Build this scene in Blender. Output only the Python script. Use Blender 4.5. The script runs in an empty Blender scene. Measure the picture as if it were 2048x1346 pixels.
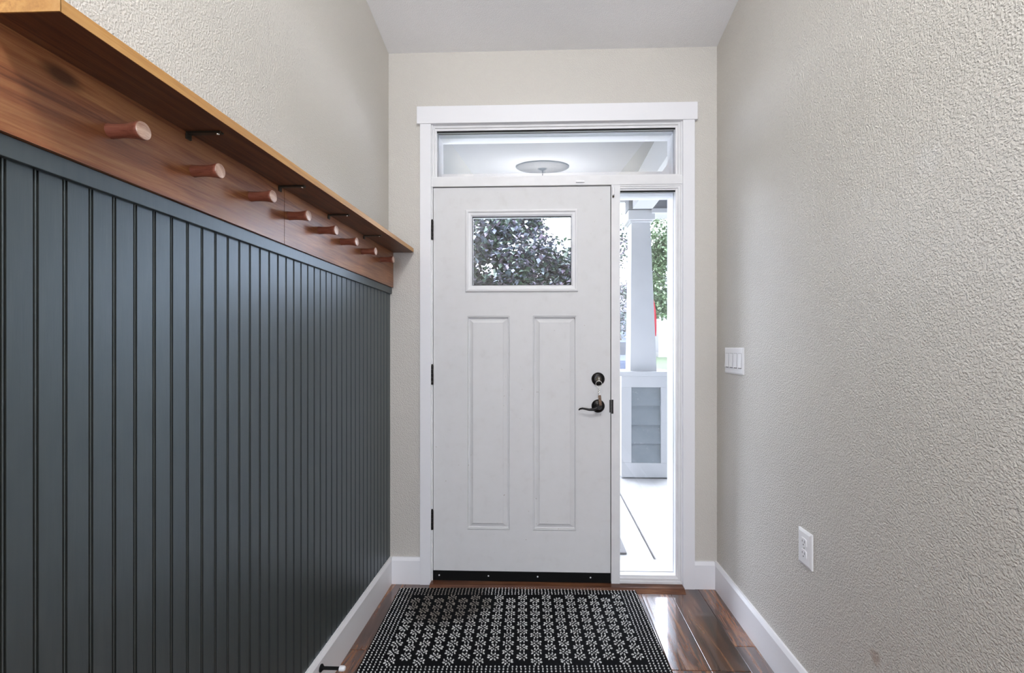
import bpy, bmesh, math, random
from mathutils import Vector, Matrix
random.seed(7)
PI = math.pi
S = bpy.context.scene
COL = S.collection

# ------------------------------------------------------------------ camera, world, exposure
F = 900.0 / 2048.0 * 36.0
cd = bpy.data.cameras.new('camera'); cam = bpy.data.objects.new('camera', cd); COL.objects.link(cam)
cd.lens = F; cd.sensor_width = 36.0; cd.sensor_fit = 'HORIZONTAL'
cd.shift_x = (1024 - 1055.9) / 2048.0; cd.shift_y = (695 - 673) / 2048.0
cd.clip_start = 0.02; cd.clip_end = 300
cam.location = (0, 0, 1.23); cam.rotation_euler = (PI / 2, 0, math.radians(1.85))
S.camera = cam

w = bpy.data.worlds.new('overcast_sky'); S.world = w; w.use_nodes = True
bg = w.node_tree.nodes['Background']
bg.inputs[0].default_value = (0.78, 0.845, 1.0, 1); bg.inputs[1].default_value = 15.0

vs = S.view_settings
vs.view_transform = 'Standard'; vs.look = 'None'; vs.gamma = 1.0; vs.use_curve_mapping = False; vs.exposure = 0.25
cy = S.cycles
cy.max_bounces = 7; cy.diffuse_bounces = 5; cy.glossy_bounces = 3; cy.transmission_bounces = 2; cy.transparent_max_bounces = 8
cy.caustics_reflective = False; cy.caustics_refractive = False
LAMP = 77.0

def portal(name, loc, rot, sx, sy):
    l = bpy.data.lights.new(name, 'AREA'); l.shape = 'RECTANGLE'; l.size = sx; l.size_y = sy
    l.cycles.is_portal = True
    o = bpy.data.objects.new(name, l); COL.objects.link(o); o.location = loc; o.rotation_euler = rot
portal('portal_sidelight', (0.542, 2.50, 1.05), (-PI / 2, 0, 0), 0.30, 2.0)
portal('portal_transom', (0.066, 2.50, 2.235), (-PI / 2, 0, 0), 1.25, 0.26)
portal('portal_door_glass', (-0.108, 2.42, 1.733), (-PI / 2, 0, 0), 0.53, 0.37)
portal('portal_fill_window', (0.04, -3.36, 1.45), (PI / 2, 0, 0), 1.16, 1.5)  # samples the window added behind the camera for fill light

# ------------------------------------------------------------------ materials
def _m(name):
    m = bpy.data.materials.new(name); m.use_nodes = True
    nt = m.node_tree; b = nt.nodes['Principled BSDF']
    return m, nt, b
def N(nt, t, **k):
    n = nt.nodes.new(t)
    for a, v in k.items(): setattr(n, a, v)
    return n
def coords(nt, scale=(1, 1, 1), kind='Object'):
    tc = N(nt, 'ShaderNodeTexCoord'); mp = N(nt, 'ShaderNodeMapping')
    mp.inputs['Scale'].default_value = scale
    nt.links.new(tc.outputs[kind], mp.inputs[0]); return mp.outputs[0]
def noise(nt, vec, sc, det=3, rough=0.55, dist=0.0):
    n = N(nt, 'ShaderNodeTexNoise'); n.inputs['Scale'].default_value = sc; n.inputs['Detail'].default_value = det
    n.inputs['Roughness'].default_value = rough; n.inputs['Distortion'].default_value = dist
    nt.links.new(vec, n.inputs['Vector']); return n.outputs['Fac']
def ramp(nt, fac, stops):
    r = N(nt, 'ShaderNodeValToRGB'); e = r.color_ramp.elements
    while len(e) < len(stops): e.new(0.5)
    for i, (p, c) in enumerate(stops):
        e[i].position = p; e[i].color = (*c, 1) if len(c) == 3 else c
    nt.links.new(fac, r.inputs[0]); return r.outputs[0]
def mixc(nt, fac, a, b, mode='MIX'):
    m = N(nt, 'ShaderNodeMix', data_type='RGBA', blend_type=mode)
    for sock, v in ((m.inputs[0], fac), (m.inputs[6], a), (m.inputs[7], b)):
        if hasattr(v, 'links'): nt.links.new(v, sock)
        elif isinstance(v, (int, float)): sock.default_value = v
        else: sock.default_value = (*v, 1)
    return m.outputs[2]
def bump(nt, b, h, strength=0.3, dist=0.002):
    n = N(nt, 'ShaderNodeBump'); n.inputs['Strength'].default_value = strength; n.inputs['Distance'].default_value = dist
    nt.links.new(h, n.inputs['Height']); nt.links.new(n.outputs[0], b.inputs['Normal'])
def plain(name, col, rough=0.5, metal=0.0, var=0.0, vs_=8.0, bs=0.0, bscale=200.0, spec=0.5):
    m, nt, b = _m(name)
    b.inputs['Base Color'].default_value = (*col, 1); b.inputs['Roughness'].default_value = rough
    b.inputs['Metallic'].default_value = metal; b.inputs['Specular IOR Level'].default_value = spec
    if var or bs: v = coords(nt)
    if var:
        f = noise(nt, v, vs_, 2)
        lo = tuple(c * (1 - var) for c in col); hi = tuple(min(1, c * (1 + var)) for c in col)
        nt.links.new(ramp(nt, f, [(0.3, lo), (0.7, hi)]), b.inputs['Base Color'])
    if bs: bump(nt, b, noise(nt, v, bscale, 0), bs, 0.001)
    return m

def wall_paint(name, col, rough, stains=(), peel=0.55):
    m, nt, b = _m(name)
    v = coords(nt)
    f = noise(nt, v, 1.7, 0)
    c = ramp(nt, f, [(0.3, tuple(x * 0.97 for x in col)), (0.7, tuple(min(1, x * 1.03) for x in col))])
    if stains: sn = noise(nt, v, 45, 2)
    for (px, py, pz, r, sc, amt) in stains:
        d = N(nt, 'ShaderNodeVectorMath', operation='DISTANCE'); d.inputs[1].default_value = (px, py, pz)
        nz = N(nt, 'ShaderNodeMath', operation='MULTIPLY_ADD'); nz.inputs[1].default_value = r * 1.6; nz.inputs[2].default_value = -r * 0.8
        nt.links.new(sn, nz.inputs[0])
        ad = N(nt, 'ShaderNodeMath', operation='ADD')
        nt.links.new(v, d.inputs[0]); nt.links.new(d.outputs['Value'], ad.inputs[0]); nt.links.new(nz.outputs[0], ad.inputs[1])
        mr = N(nt, 'ShaderNodeMapRange'); mr.inputs[1].default_value = r * 0.4; mr.inputs[2].default_value = r
        mr.inputs[3].default_value = amt; mr.inputs[4].default_value = 0
        nt.links.new(ad.outputs[0], mr.inputs[0])
        c = mixc(nt, mr.outputs[0], c, sc)
    nt.links.new(c, b.inputs['Base Color'])
    b.inputs['Roughness'].default_value = rough; b.inputs['Specular IOR Level'].default_value = 0.5
    h1 = noise(nt, v, 205, 1, 0.5)
    h = ramp(nt, h1, [(0.38, (0, 0, 0)), (0.62, (1, 1, 1))])
    bump(nt, b, h, peel, 0.0016)
    return m

M = {}
M['wall'] = wall_paint('beige_wall_paint', (0.60, 0.573, 0.522), 0.42)
M['wall_marked'] = wall_paint('beige_wall_paint_scuffed', (0.60, 0.573, 0.522), 0.42,
    [(0.891, 1.235, 0.40, 0.022, (0.30, 0.19, 0.13), 0.5), (0.891, 1.07, 1.66, 0.05, (0.72, 0.72, 0.72), 0.2), (0.891, 1.27, 1.63, 0.03, (0.72, 0.72, 0.72), 0.18)], 0.9)
M['ceil'] = wall_paint('white_ceiling_paint', (0.88, 0.88, 0.885), 0.8)
M['trim'] = plain('white_trim_paint', (0.82, 0.82, 0.84), 0.38)
M['frame'] = plain('off_white_jamb_paint', (0.76, 0.76, 0.765), 0.42, var=0.03, vs_=12)
M['vinyl'] = plain('white_vinyl', (0.80, 0.80, 0.84), 0.35)
def door_mat():
    m, nt, b = _m('white_door_paint'); v = coords(nt)
    f = noise(nt, v, 14, 2, 0.65)
    c = ramp(nt, f, [(0.2, (0.65, 0.645, 0.64)), (0.42, (0.69, 0.69, 0.69)), (0.8, (0.71, 0.71, 0.715))])
    g = noise(nt, v, 60, 1, 0.7)
    c = mixc(nt, ramp(nt, g, [(0.76, (0, 0, 0)), (0.79, (0.6, 0.6, 0.6))]), c, (0.36, 0.31, 0.27))
    nt.links.new(c, b.inputs['Base Color']); b.inputs['Roughness'].default_value = 0.62; b.inputs['Specular IOR Level'].default_value = 0.3
    bump(nt, b, noise(nt, v, 260, 0), 0.08, 0.001); return m
M['door'] = door_mat()
def bead_mat():
    m, nt, b = _m('olive_grey_gloss_paint'); v = coords(nt, (14, 14, 1.2))
    f = noise(nt, v, 6, 1, 0.6)
    nt.links.new(ramp(nt, f, [(0.3, (0.026, 0.027, 0.022)), (0.7, (0.034, 0.035, 0.029))]), b.inputs['Base Color'])
    b.inputs['Roughness'].default_value = 0.40; b.inputs['Specular IOR Level'].default_value = 1.0; b.inputs['Specular Tint'].default_value = (0.66, 0.85, 1.0, 1); b.inputs['IOR'].default_value = 1.62  # blue daylight sheen put into the specular tint
    bump(nt, b, noise(nt, v, 30, 0), 0.06, 0.001); return m
M['bead'] = bead_mat()
def wood(name, dark, mid, light, rough, sc=(26, 1.3, 26), knots=True, milky=0.0):
    m, nt, b = _m(name); v = coords(nt, sc)
    g = noise(nt, v, 2.2, 6, 0.62, 0.6)
    fine = noise(nt, v, 11, 4, 0.7, 0.2)
    mm = N(nt, 'ShaderNodeMath', operation='MULTIPLY_ADD'); mm.inputs[1].default_value = 0.35
    nt.links.new(fine, mm.inputs[0]); nt.links.new(g, mm.inputs[2])
    c = ramp(nt, mm.outputs[0], [(0.48, dark), (0.66, mid), (0.88, light)])
    big = noise(nt, coords(nt, (3, 1.5, 3)), 1.6, 3)
    c = mixc(nt, ramp(nt, big, [(0.42, (0, 0, 0)), (0.62, (0.75, 0.75, 0.75))]), c, mixc(nt, 0.65, c, dark))
    if knots:
        vo = N(nt, 'ShaderNodeTexVoronoi'); vo.inputs['Scale'].default_value = 1.0
        nt.links.new(coords(nt, (7, 3.3, 7)), vo.inputs['Vector'])
        c = mixc(nt, ramp(nt, vo.outputs['Distance'], [(0.05, (0.85, 0.85, 0.85)), (0.13, (0, 0, 0))]), c, tuple(x * 0.35 for x in dark))
    nt.links.new(c, b.inputs['Base Color']); b.inputs['Roughness'].default_value = rough
    bump(nt, b, fine, 0.12, 0.001); return m
M['rack'] = wood('honey_stained_pine', (0.13, 0.042, 0.019), (0.30, 0.112, 0.045), (0.46, 0.225, 0.092), 0.28)
M['shelf'] = wood('shaded_red_brown_stained_pine', (0.06, 0.020, 0.010), (0.15, 0.056, 0.024), (0.24, 0.10, 0.042), 0.42)  # red-brown stain darkened for the shadow under the shelf
M['edge'] = wood('honey_board_edge', (0.36, 0.17, 0.05), (0.52, 0.28, 0.085), (0.62, 0.37, 0.14), 0.4, knots=False)
M['peg'] = wood('red_stained_dowel', (0.17, 0.045, 0.026), (0.30, 0.10, 0.06), (0.40, 0.16, 0.10), 0.4, (4, 40, 40), False)
M['pegface'] = wood('daylit_end_grain', (0.36, 0.20, 0.14), (0.52, 0.34, 0.26), (0.66, 0.48, 0.38), 0.32, (40, 10, 60), False)  # end grain painted paler for the daylight on the peg tips
def floor_mat():
    m, nt, b = _m('hand_scraped_dark_hardwood')
    oi = N(nt, 'ShaderNodeObjectInfo')
    tc = N(nt, 'ShaderNodeTexCoord'); ad = N(nt, 'ShaderNodeVectorMath', operation='MULTIPLY_ADD')
    ad.inputs[1].default_value = (22, 1.8, 22)
    cmb = N(nt, 'ShaderNodeCombineXYZ'); ml = N(nt, 'ShaderNodeMath', operation='MULTIPLY'); ml.inputs[1].default_value = 57
    nt.links.new(oi.outputs['Random'], ml.inputs[0]); nt.links.new(ml.outputs[0], cmb.inputs[0]); nt.links.new(ml.outputs[0], cmb.inputs[1])
    nt.links.new(tc.outputs['Object'], ad.inputs[0]); nt.links.new(cmb.outputs[0], ad.inputs[2])
    v = ad.outputs[0]
    g = noise(nt, v, 1.1, 6, 0.72, 0.9)
    c = ramp(nt, g, [(0.36, (0.010, 0.004, 0.003)), (0.46, (0.075, 0.027, 0.012)), (0.55, (0.19, 0.070, 0.027)), (0.66, (0.28, 0.128, 0.052))])
    hv = N(nt, 'ShaderNodeHueSaturation'); mr = N(nt, 'ShaderNodeMapRange'); mr.inputs[3].default_value = 0.55; mr.inputs[4].default_value = 1.25
    nt.links.new(oi.outputs['Random'], mr.inputs[0]); nt.links.new(mr.outputs[0], hv.inputs['Value']); nt.links.new(c, hv.inputs['Color'])
    nt.links.new(hv.outputs[0], b.inputs['Base Color'])
    b.inputs['Roughness'].default_value = 0.22; b.inputs['Coat Weight'].default_value = 1.0; b.inputs['Coat Roughness'].default_value = 0.10; b.inputs['Coat IOR'].default_value = 1.65
    s = noise(nt, v, 0.55, 1, 0.5, 0.8)
    bump(nt, b, s, 1.0, 0.011); return m
M['floor'] = floor_mat()
M['thresh'] = wood('threshold_wood', (0.05, 0.018, 0.01), (0.13, 0.05, 0.025), (0.24, 0.11, 0.05), 0.3, (1.5, 26, 26), False)
M['black'] = plain('black_rubber', (0.005, 0.005, 0.005), 0.7, spec=0.15)
M['bronze'] = plain('oil_rubbed_bronze', (0.012, 0.010, 0.009), 0.32, 0.6)
M['brown_metal'] = plain('dark_bracket_steel', (0.06, 0.05, 0.035), 0.35, 0.8)
M['steel'] = plain('bright_steel', (0.7, 0.68, 0.62), 0.25, 1.0)
M['dark'] = plain('shadow_gap_black', (0.01, 0.01, 0.01), 0.9)
M['plate'] = plain('white_plastic', (0.82, 0.82, 0.83), 0.3)
M['slot'] = plain('dark_slot', (0.12, 0.115, 0.11), 0.6)
M['tag'] = plain('worn_brown_tag', (0.16, 0.10, 0.06), 0.6, var=0.5, vs_=120)
M['mat'] = plain('black_mat_pile', (0.006, 0.006, 0.007), 0.95, bs=0.8, bscale=500, spec=0.1)
def fleck_mat():
    m, nt, b = _m('grey_mat_tufts'); v = coords(nt)
    d = N(nt, 'ShaderNodeVectorMath', operation='DISTANCE'); d.inputs[1].default_value = (-0.33, 0.20, 0.01)
    nt.links.new(v, d.inputs[0])
    a = N(nt, 'ShaderNodeMath', operation='MULTIPLY_ADD'); a.inputs[1].default_value = 0.22
    nt.links.new(noise(nt, v, 9, 3), a.inputs[0]); nt.links.new(d.outputs['Value'], a.inputs[2])
    f = ramp(nt, a.outputs[0], [(0.27, (0.75, 0.75, 0.75)), (0.36, (0, 0, 0))])
    n2 = noise(nt, v, 90, 2)
    c = ramp(nt, n2, [(0.3, (0.50, 0.50, 0.48)), (0.7, (0.85, 0.85, 0.83))])
    nt.links.new(mixc(nt, f, c, (0.12, 0.085, 0.05)), b.inputs['Base Color']); b.inputs['Roughness'].default_value = 0.9
    return m
M['fleck'] = fleck_mat()
def glass(name, refl):
    m, nt, b = _m(name); nt.nodes.remove(b); out = nt.nodes['Material Output']
    t = N(nt, 'ShaderNodeBsdfTransparent'); t.inputs[0].default_value = (0.97, 0.97, 0.97, 1)
    g = N(nt, 'ShaderNodeBsdfGlossy'); g.inputs['Roughness'].default_value = 0.0
    lw = N(nt, 'ShaderNodeLayerWeight'); lw.inputs[0].default_value = 0.35
    ma = N(nt, 'ShaderNodeMath', operation='MULTIPLY_ADD'); ma.inputs[1].default_value = 0.7; ma.inputs[2].default_value = refl
    ma.use_clamp = True
    nt.links.new(lw.outputs['Facing'], ma.inputs[0])
    pw = N(nt, 'ShaderNodeMath', operation='POWER'); pw.inputs[1].default_value = 4
    nt.links.new(lw.outputs['Facing'], pw.inputs[0]); nt.links.new(pw.outputs[0], ma.inputs[0])
    mx = N(nt, 'ShaderNodeMixShader')
    nt.links.new(ma.outputs[0], mx.inputs[0]); nt.links.new(t.outputs[0], mx.inputs[1]); nt.links.new(g.outputs[0], mx.inputs[2])
    nt.links.new(mx.outputs[0], out.inputs[0]); return m
M['glass'] = glass('window_glass', 0.19)
M['glass_lo'] = glass('clear_window_glass', 0.06)
M['concrete'] = plain('pale_concrete', (0.42, 0.41, 0.395), 0.9, var=0.10, vs_=5, bs=0.2, bscale=120)
M['medallion'] = plain('bronze_grey_plaster', (0.10, 0.095, 0.09), 0.9, spec=0.1)
M['joint'] = plain('dirty_concrete', (0.2, 0.2, 0.2), 0.9)
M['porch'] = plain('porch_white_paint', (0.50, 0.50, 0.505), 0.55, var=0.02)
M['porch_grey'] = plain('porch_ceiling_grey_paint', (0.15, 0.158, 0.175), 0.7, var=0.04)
def siding():
    m, nt, b = _m('blue_grey_siding_paint'); v = coords(nt)
    c = ramp(nt, noise(nt, v, 6, 3), [(0.3, (0.20, 0.225, 0.245)), (0.7, (0.235, 0.26, 0.28))])
    c = mixc(nt, ramp(nt, noise(nt, v, 38, 4, 0.7), [(0.62, (0, 0, 0)), (0.72, (0.55, 0.55, 0.55))]), c, (0.5, 0.52, 0.53))
    nt.links.new(c, b.inputs['Base Color']); b.inputs['Roughness'].default_value = 0.7; return m
M['siding'] = siding()
def leaf_mat(name, stops, sc=2.0):
    m, nt, b = _m(name); v = coords(nt)
    g = N(nt, 'ShaderNodeNewGeometry')
    mx = N(nt, 'ShaderNodeMath', operation='MULTIPLY_ADD'); mx.inputs[1].default_value = 0.55
    sb = N(nt, 'ShaderNodeMath', operation='MULTIPLY'); sb.inputs[1].default_value = 0.45
    nt.links.new(noise(nt, v, sc, 3), sb.inputs[0])
    nt.links.new(g.outputs['Random Per Island'], mx.inputs[0]); nt.links.new(sb.outputs[0], mx.inputs[2])
    c = ramp(nt, mx.outputs[0], stops)
    nt.links.new(c, b.inputs['Base Color']); b.inputs['Roughness'].default_value = 0.42; return m
M['leaf_purple'] = leaf_mat('purple_green_leaves', [(0.15, (0.030, 0.045, 0.028)), (0.36, (0.060, 0.095, 0.060)), (0.52, (0.085, 0.10, 0.13)), (0.66, (0.12, 0.085, 0.11)), (0.78, (0.20, 0.22, 0.28)), (0.9, (0.36, 0.38, 0.44))], 0.9)  # pale blue stops paint highlights into the leaf colour
M['leaf_green'] = leaf_mat('green_leaves', [(0.15, (0.03, 0.055, 0.022)), (0.45, (0.085, 0.135, 0.065)), (0.7, (0.17, 0.23, 0.13)), (0.88, (0.38, 0.44, 0.36))])
M['bark'] = plain('tree_bark', (0.09, 0.07, 0.055), 0.9, var=0.4, vs_=14, bs=0.6, bscale=40)
M['grass'] = plain('lawn_grass', (0.034, 0.055, 0.018), 0.95, var=0.35, vs_=3, bs=0.6, bscale=30)
M['white_siding'] = plain('white_house_siding', (0.30, 0.30, 0.30), 0.7, var=0.02)
M['grey_siding'] = plain('grey_house_siding', (0.07, 0.085, 0.11), 0.7, var=0.05)
M['roof'] = plain('asphalt_shingles', (0.05, 0.05, 0.055), 0.9, var=0.2, vs_=4, bs=0.5, bscale=25)
M['car'] = plain('slate_blue_car_paint', (0.045, 0.056, 0.085), 0.55, spec=0.12)
M['carglass'] = plain('dark_car_glass', (0.01, 0.012, 0.015), 0.3, spec=0.1)
M['tyre'] = plain('tyre_rubber', (0.012, 0.012, 0.012), 0.8)
def flag_mat():
    m, nt, b = _m('flag_cloth')
    uv = N(nt, 'ShaderNodeUVMap'); sp = N(nt, 'ShaderNodeSeparateXYZ'); nt.links.new(uv.outputs[0], sp.inputs[0])
    def mth(op, a, bb):
        n = N(nt, 'ShaderNodeMath', operation=op)
        for i, v in enumerate((a, bb)):
            if hasattr(v, 'links'): nt.links.new(v, n.inputs[i])
            else: n.inputs[i].default_value = v
        return n.outputs[0]
    u, v = sp.outputs[0], sp.outputs[1]
    st = mth('LESS_THAN', mth('MODULO', mth('MULTIPLY', v, 13.0), 2.0), 1.0)
    c = mixc(nt, st, (0.80, 0.80, 0.82), (0.55, 0.02, 0.04))
    can = mth('MULTIPLY', mth('LESS_THAN', u, 0.4), mth('GREATER_THAN', v, 6 / 13))
    c = mixc(nt, can, c, (0.035, 0.05, 0.22))
    fx = mth('SUBTRACT', mth('FRACT', mth('MULTIPLY', u, 15.0), 0.0), 0.5)
    fy = mth('SUBTRACT', mth('FRACT', mth('MULTIPLY', mth('SUBTRACT', v, 6 / 13), 9.3), 0.0), 0.5)
    d = mth('ADD', mth('MULTIPLY', fx, fx), mth('MULTIPLY', fy, fy))
    c = mixc(nt, mth('MULTIPLY', mth('LESS_THAN', d, 0.08), can), c, (0.8, 0.8, 0.82))
    nt.links.new(c, b.inputs['Base Color']); b.inputs['Roughness'].default_value = 0.8; return m
M['flag'] = flag_mat()
def shade_mat():
    m, nt, b = _m('lit_frosted_glass')
    b.inputs['Base Color'].default_value = (0.8, 0.8, 0.78, 1)
    b.inputs['Emission Color'].default_value = (0.97, 0.975, 1.0, 1); b.inputs['Emission Strength'].default_value = LAMP
    return m
M['shade'] = shade_mat()

# ------------------------------------------------------------------ mesh helpers
def wloc(o):
    v = Vector((0, 0, 0))
    while o is not None: v = v + o.location; o = o.parent
    return v
def box(bm, x0, x1, y0, y1, z0, z1, bev=0.0):
    vs_ = [bm.verts.new((x, y, z)) for z in (z0, z1) for y in (y0, y1) for x in (x0, x1)]
    fs = [bm.faces.new([vs_[i] for i in q]) for q in ((0, 2, 3, 1), (4, 5, 7, 6), (0, 1, 5, 4), (2, 6, 7, 3), (0, 4, 6, 2), (1, 3, 7, 5))]
    if bev:
        es = list({e for f in fs for e in f.edges})
        bmesh.ops.bevel(bm, geom=es, offset=bev, segments=2, affect='EDGES', profile=0.5)
def hexa(bm, p):            # 8 points: bottom ring then top ring
    v = [bm.verts.new(q) for q in p]
    for q in ((3, 2, 1, 0), (4, 5, 6, 7), (0, 1, 5, 4), (1, 2, 6, 5), (2, 3, 7, 6), (3, 0, 4, 7)): bm.faces.new([v[i] for i in q])
def rings(bm, x0, x1, z0, z1, prof, cap=False):
    """nested rectangles in the XZ plane: (inset, y) for each ring, lofted in order"""
    prev = None
    for (ins, y) in prof:
        r = [bm.verts.new(p) for p in ((x0 + ins, y, z0 + ins), (x1 - ins, y, z0 + ins), (x1 - ins, y, z1 - ins), (x0 + ins, y, z1 - ins))]
        if prev:
            for i in range(4): bm.faces.new((prev[i], prev[(i + 1) % 4], r[(i + 1) % 4], r[i]))
        prev = r
    if cap: bm.faces.new(prev)
def lathe(bm, prof, seg=32, axis='Z', loc=(0, 0, 0), close=True):
    """prof: (radius, height) pairs around an axis"""
    R = {'Z': Matrix.Identity(3), 'X': Matrix(((0, 0, 1), (0, 1, 0), (-1, 0, 0))), 'Y': Matrix(((1, 0, 0), (0, 0, 1), (0, -1, 0)))}[axis]
    L = Vector(loc); prev = None
    for (r, h) in prof:
        if r < 1e-6: cur = [bm.verts.new(L + R @ Vector((0, 0, h)))]
        else: cur = [bm.verts.new(L + R @ Vector((r * math.cos(2 * PI * i / seg), r * math.sin(2 * PI * i / seg), h))) for i in range(seg)]
        if prev:
            for i in range(seg):
                a, b2 = prev[i % len(prev)], prev[(i + 1) % len(prev)]
                c, d = cur[(i + 1) % len(cur)], cur[i % len(cur)]
                q = [a, b2, c, d]; u = []
                for t in q:
                    if t not in u: u.append(t)
                if len(u) > 2: bm.faces.new(u)
        prev = cur
def tube(bm, pts, rad, seg=10):
    pts = [Vector(p) for p in pts]; prev = None
    for i, p in enumerate(pts):
        t = (pts[min(i + 1, len(pts) - 1)] - pts[max(i - 1, 0)]).normalized()
        a = t.orthogonal().normalized() if i == 0 else (a - t * a.dot(t)).normalized()
        b2 = t.cross(a); r = rad[i] if isinstance(rad, (list, tuple)) else rad
        cur = [bm.verts.new(p + (a * math.cos(2 * PI * k / seg) + b2 * math.sin(2 * PI * k / seg)) * r) for k in range(seg)]
        if prev:
            for k in range(seg): bm.faces.new((prev[k], prev[(k + 1) % seg], cur[(k + 1) % seg], cur[k]))
        else: bm.faces.new(cur[::-1])
        prev = cur
    bm.faces.new(prev)
def B(): return bmesh.new()
def obj(name, bm, mat, parent=None, smooth=False, origin=None, normals=True):
    """link bm (built in world metres) as one mesh object"""
    off = Vector(origin) if origin else (wloc(parent) if parent else Vector((0, 0, 0)))
    if normals: bmesh.ops.recalc_face_normals(bm, faces=bm.faces[:])
    bmesh.ops.translate(bm, verts=bm.verts[:], vec=-off)
    me = bpy.data.meshes.new(name); bm.to_mesh(me); bm.free()
    if smooth:
        for p in me.polygons: p.use_smooth = True
        try: me.set_sharp_from_angle(angle=math.radians(38))
        except Exception: pass
    me.materials.append(M[mat])
    o = bpy.data.objects.new(name, me); COL.objects.link(o)
    if parent:
        o.parent = parent; o.location = off - wloc(parent)
    else: o.location = off
    return o
def bx(name, mat, parent, x0, x1, y0, y1, z0, z1, bev=0.0, **k):
    bm = B(); box(bm, x0, x1, y0, y1, z0, z1, bev); return obj(name, bm, mat, parent, **k)
def empty(name, loc, parent=None):
    o = bpy.data.objects.new(name, None); COL.objects.link(o); o.empty_display_size = 0.05
    if parent: o.parent = parent; o.location = Vector(loc) - wloc(parent)
    else: o.location = loc
    return o
def tag(o, label, cat=None, group=None, kind=None):
    o['label'] = label
    if cat: o['category'] = cat
    if group: o['group'] = group
    if kind: o['kind'] = kind
    return o
def struct(o, label, cat): return tag(o, label, cat, kind='structure')

# ------------------------------------------------------------------ room dimensions (metres)
XL, XR, YF, YB = -0.805, 0.891, 2.33, -3.3       # wall faces; the camera stands at the origin, looking along +Y
TH = 0.15                                       # front wall thickness
ZC = lambda y: 2.768 + 0.17 * (YF - y)          # ceiling slopes up away from the door
UX0, UX1, UZ1 = -0.581, 0.7195, 2.398           # rough opening of the door unit

# floor and its planks
fl = bx('floor', 'dark', None, XL - 0.1, XR + 0.1, YB, YF + 0.02, -0.09, -0.016)
struct(fl, 'dark hand-scraped hardwood floor of the entry hall', 'floor')
PW = 0.150
col0 = 0.491 - 9 * PW
ends = {8: [1.733, 0.6], 9: [1.733, 0.5, -0.9], 10: [1.879, 0.7, -0.6], 11: [2.05, 1.2, 0.1]}
for k in range(13):
    x0 = col0 + k * PW; x1 = x0 + PW
    if x1 <= XL or x0 >= XR: continue
    cuts = ends.get(k)
    if k == 10: cuts = [1.735, 0.55, -0.7]
    if k == 11: cuts = [1.879, 0.9, -0.3]
    if not cuts:
        s = 2.1 - random.random() * 0.9; cuts = [s, s - 1.2, s - 2.5]
    cuts = [YF + 0.01] + sorted([c for c in cuts if c < YF - 0.1], reverse=True) + [YB]
    for a, b2 in zip(cuts[1:], cuts[:-1]):
        if b2 - a < 0.05: continue
        bm = B(); box(bm, max(x0, XL - 0.02) + 0.0007, min(x1, XR + 0.02) - 0.0007, a + 0.0007, b2 - 0.0007, -0.016, 0.0, 0.0018)
        obj('plank', bm, 'floor', fl, origin=((x0 + x1) / 2, (a + b2) / 2, -0.008))

# ceiling
bm = B(); y0, y1 = YB - 0.1, YF + TH
hexa(bm, [(XL - 0.1, y0, ZC(y0)), (XR + 0.1, y0, ZC(y0)), (XR + 0.1, y1, ZC(y1)), (XL - 0.1, y1, ZC(y1)),
          (XL - 0.1, y0, ZC(y0) + 0.15), (XR + 0.1, y0, ZC(y0) + 0.15), (XR + 0.1, y1, ZC(y1) + 0.15), (XL - 0.1, y1, ZC(y1) + 0.15)])
struct(obj('ceiling', bm, 'ceil'), 'white textured ceiling sloping down towards the front door', 'ceiling')

# side walls
def sidewall(name, xa, xb, label, mat):
    bm = B(); y0, y1 = YB - 0.1, YF + TH
    hexa(bm, [(xa, y0, -0.09), (xb, y0, -0.09), (xb, y1, -0.09), (xa, y1, -0.09), (xa, y0, ZC(y0) + 0.02), (xb, y0, ZC(y0) + 0.02), (xb, y1, ZC(y1) + 0.02), (xa, y1, ZC(y1) + 0.02)])
    return struct(obj(name, bm, mat), label, 'wall')
wall_left = sidewall('wall_left', XL - 0.1, XL, 'beige wall carrying the beadboard wainscot and the peg shelf', 'wall')
wall_right = sidewall('wall_right', XR, XR + 0.1, 'bare beige orange-peel wall with the light switch and outlet', 'wall_marked')

# front wall around the door unit
bm = B()
box(bm, XL, UX0, YF, YF + TH, 0, 2.768); box(bm, UX1, XR, YF, YF + TH, 0, 2.768); box(bm, UX0, UX1, YF, YF + TH, UZ1, 2.768)
struct(obj('wall_front', bm, 'wall'), 'beige end wall around the white front door', 'wall')
# back wall of the hall, behind the camera, with an unseen window added for fill light
bm = B(); zt = ZC(YB) + 0.02
box(bm, XL, -0.54, YB - 0.1, YB, 0, zt); box(bm, 0.62, XR, YB - 0.1, YB, 0, zt); box(bm, -0.54, 0.62, YB - 0.1, YB, 0, 0.7); box(bm, -0.54, 0.62, YB - 0.1, YB, 2.2, zt)
struct(obj('wall_back', bm, 'wall'), 'beige wall at the hall end behind the viewer', 'wall')
w3 = empty('fill_window', (0.04, YB, 0.7)); struct(w3, 'white-framed window added unseen at the hall end for fill light', 'window')
bm = B(); rings(bm, -0.54, 0.62, 0.7, 2.2, [(0, YB + 0.01), (0.05, YB + 0.01), (0.05, YB - 0.08), (0, YB - 0.08), (0, YB + 0.01)]); obj('frame', bm, 'vinyl', w3)

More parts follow.
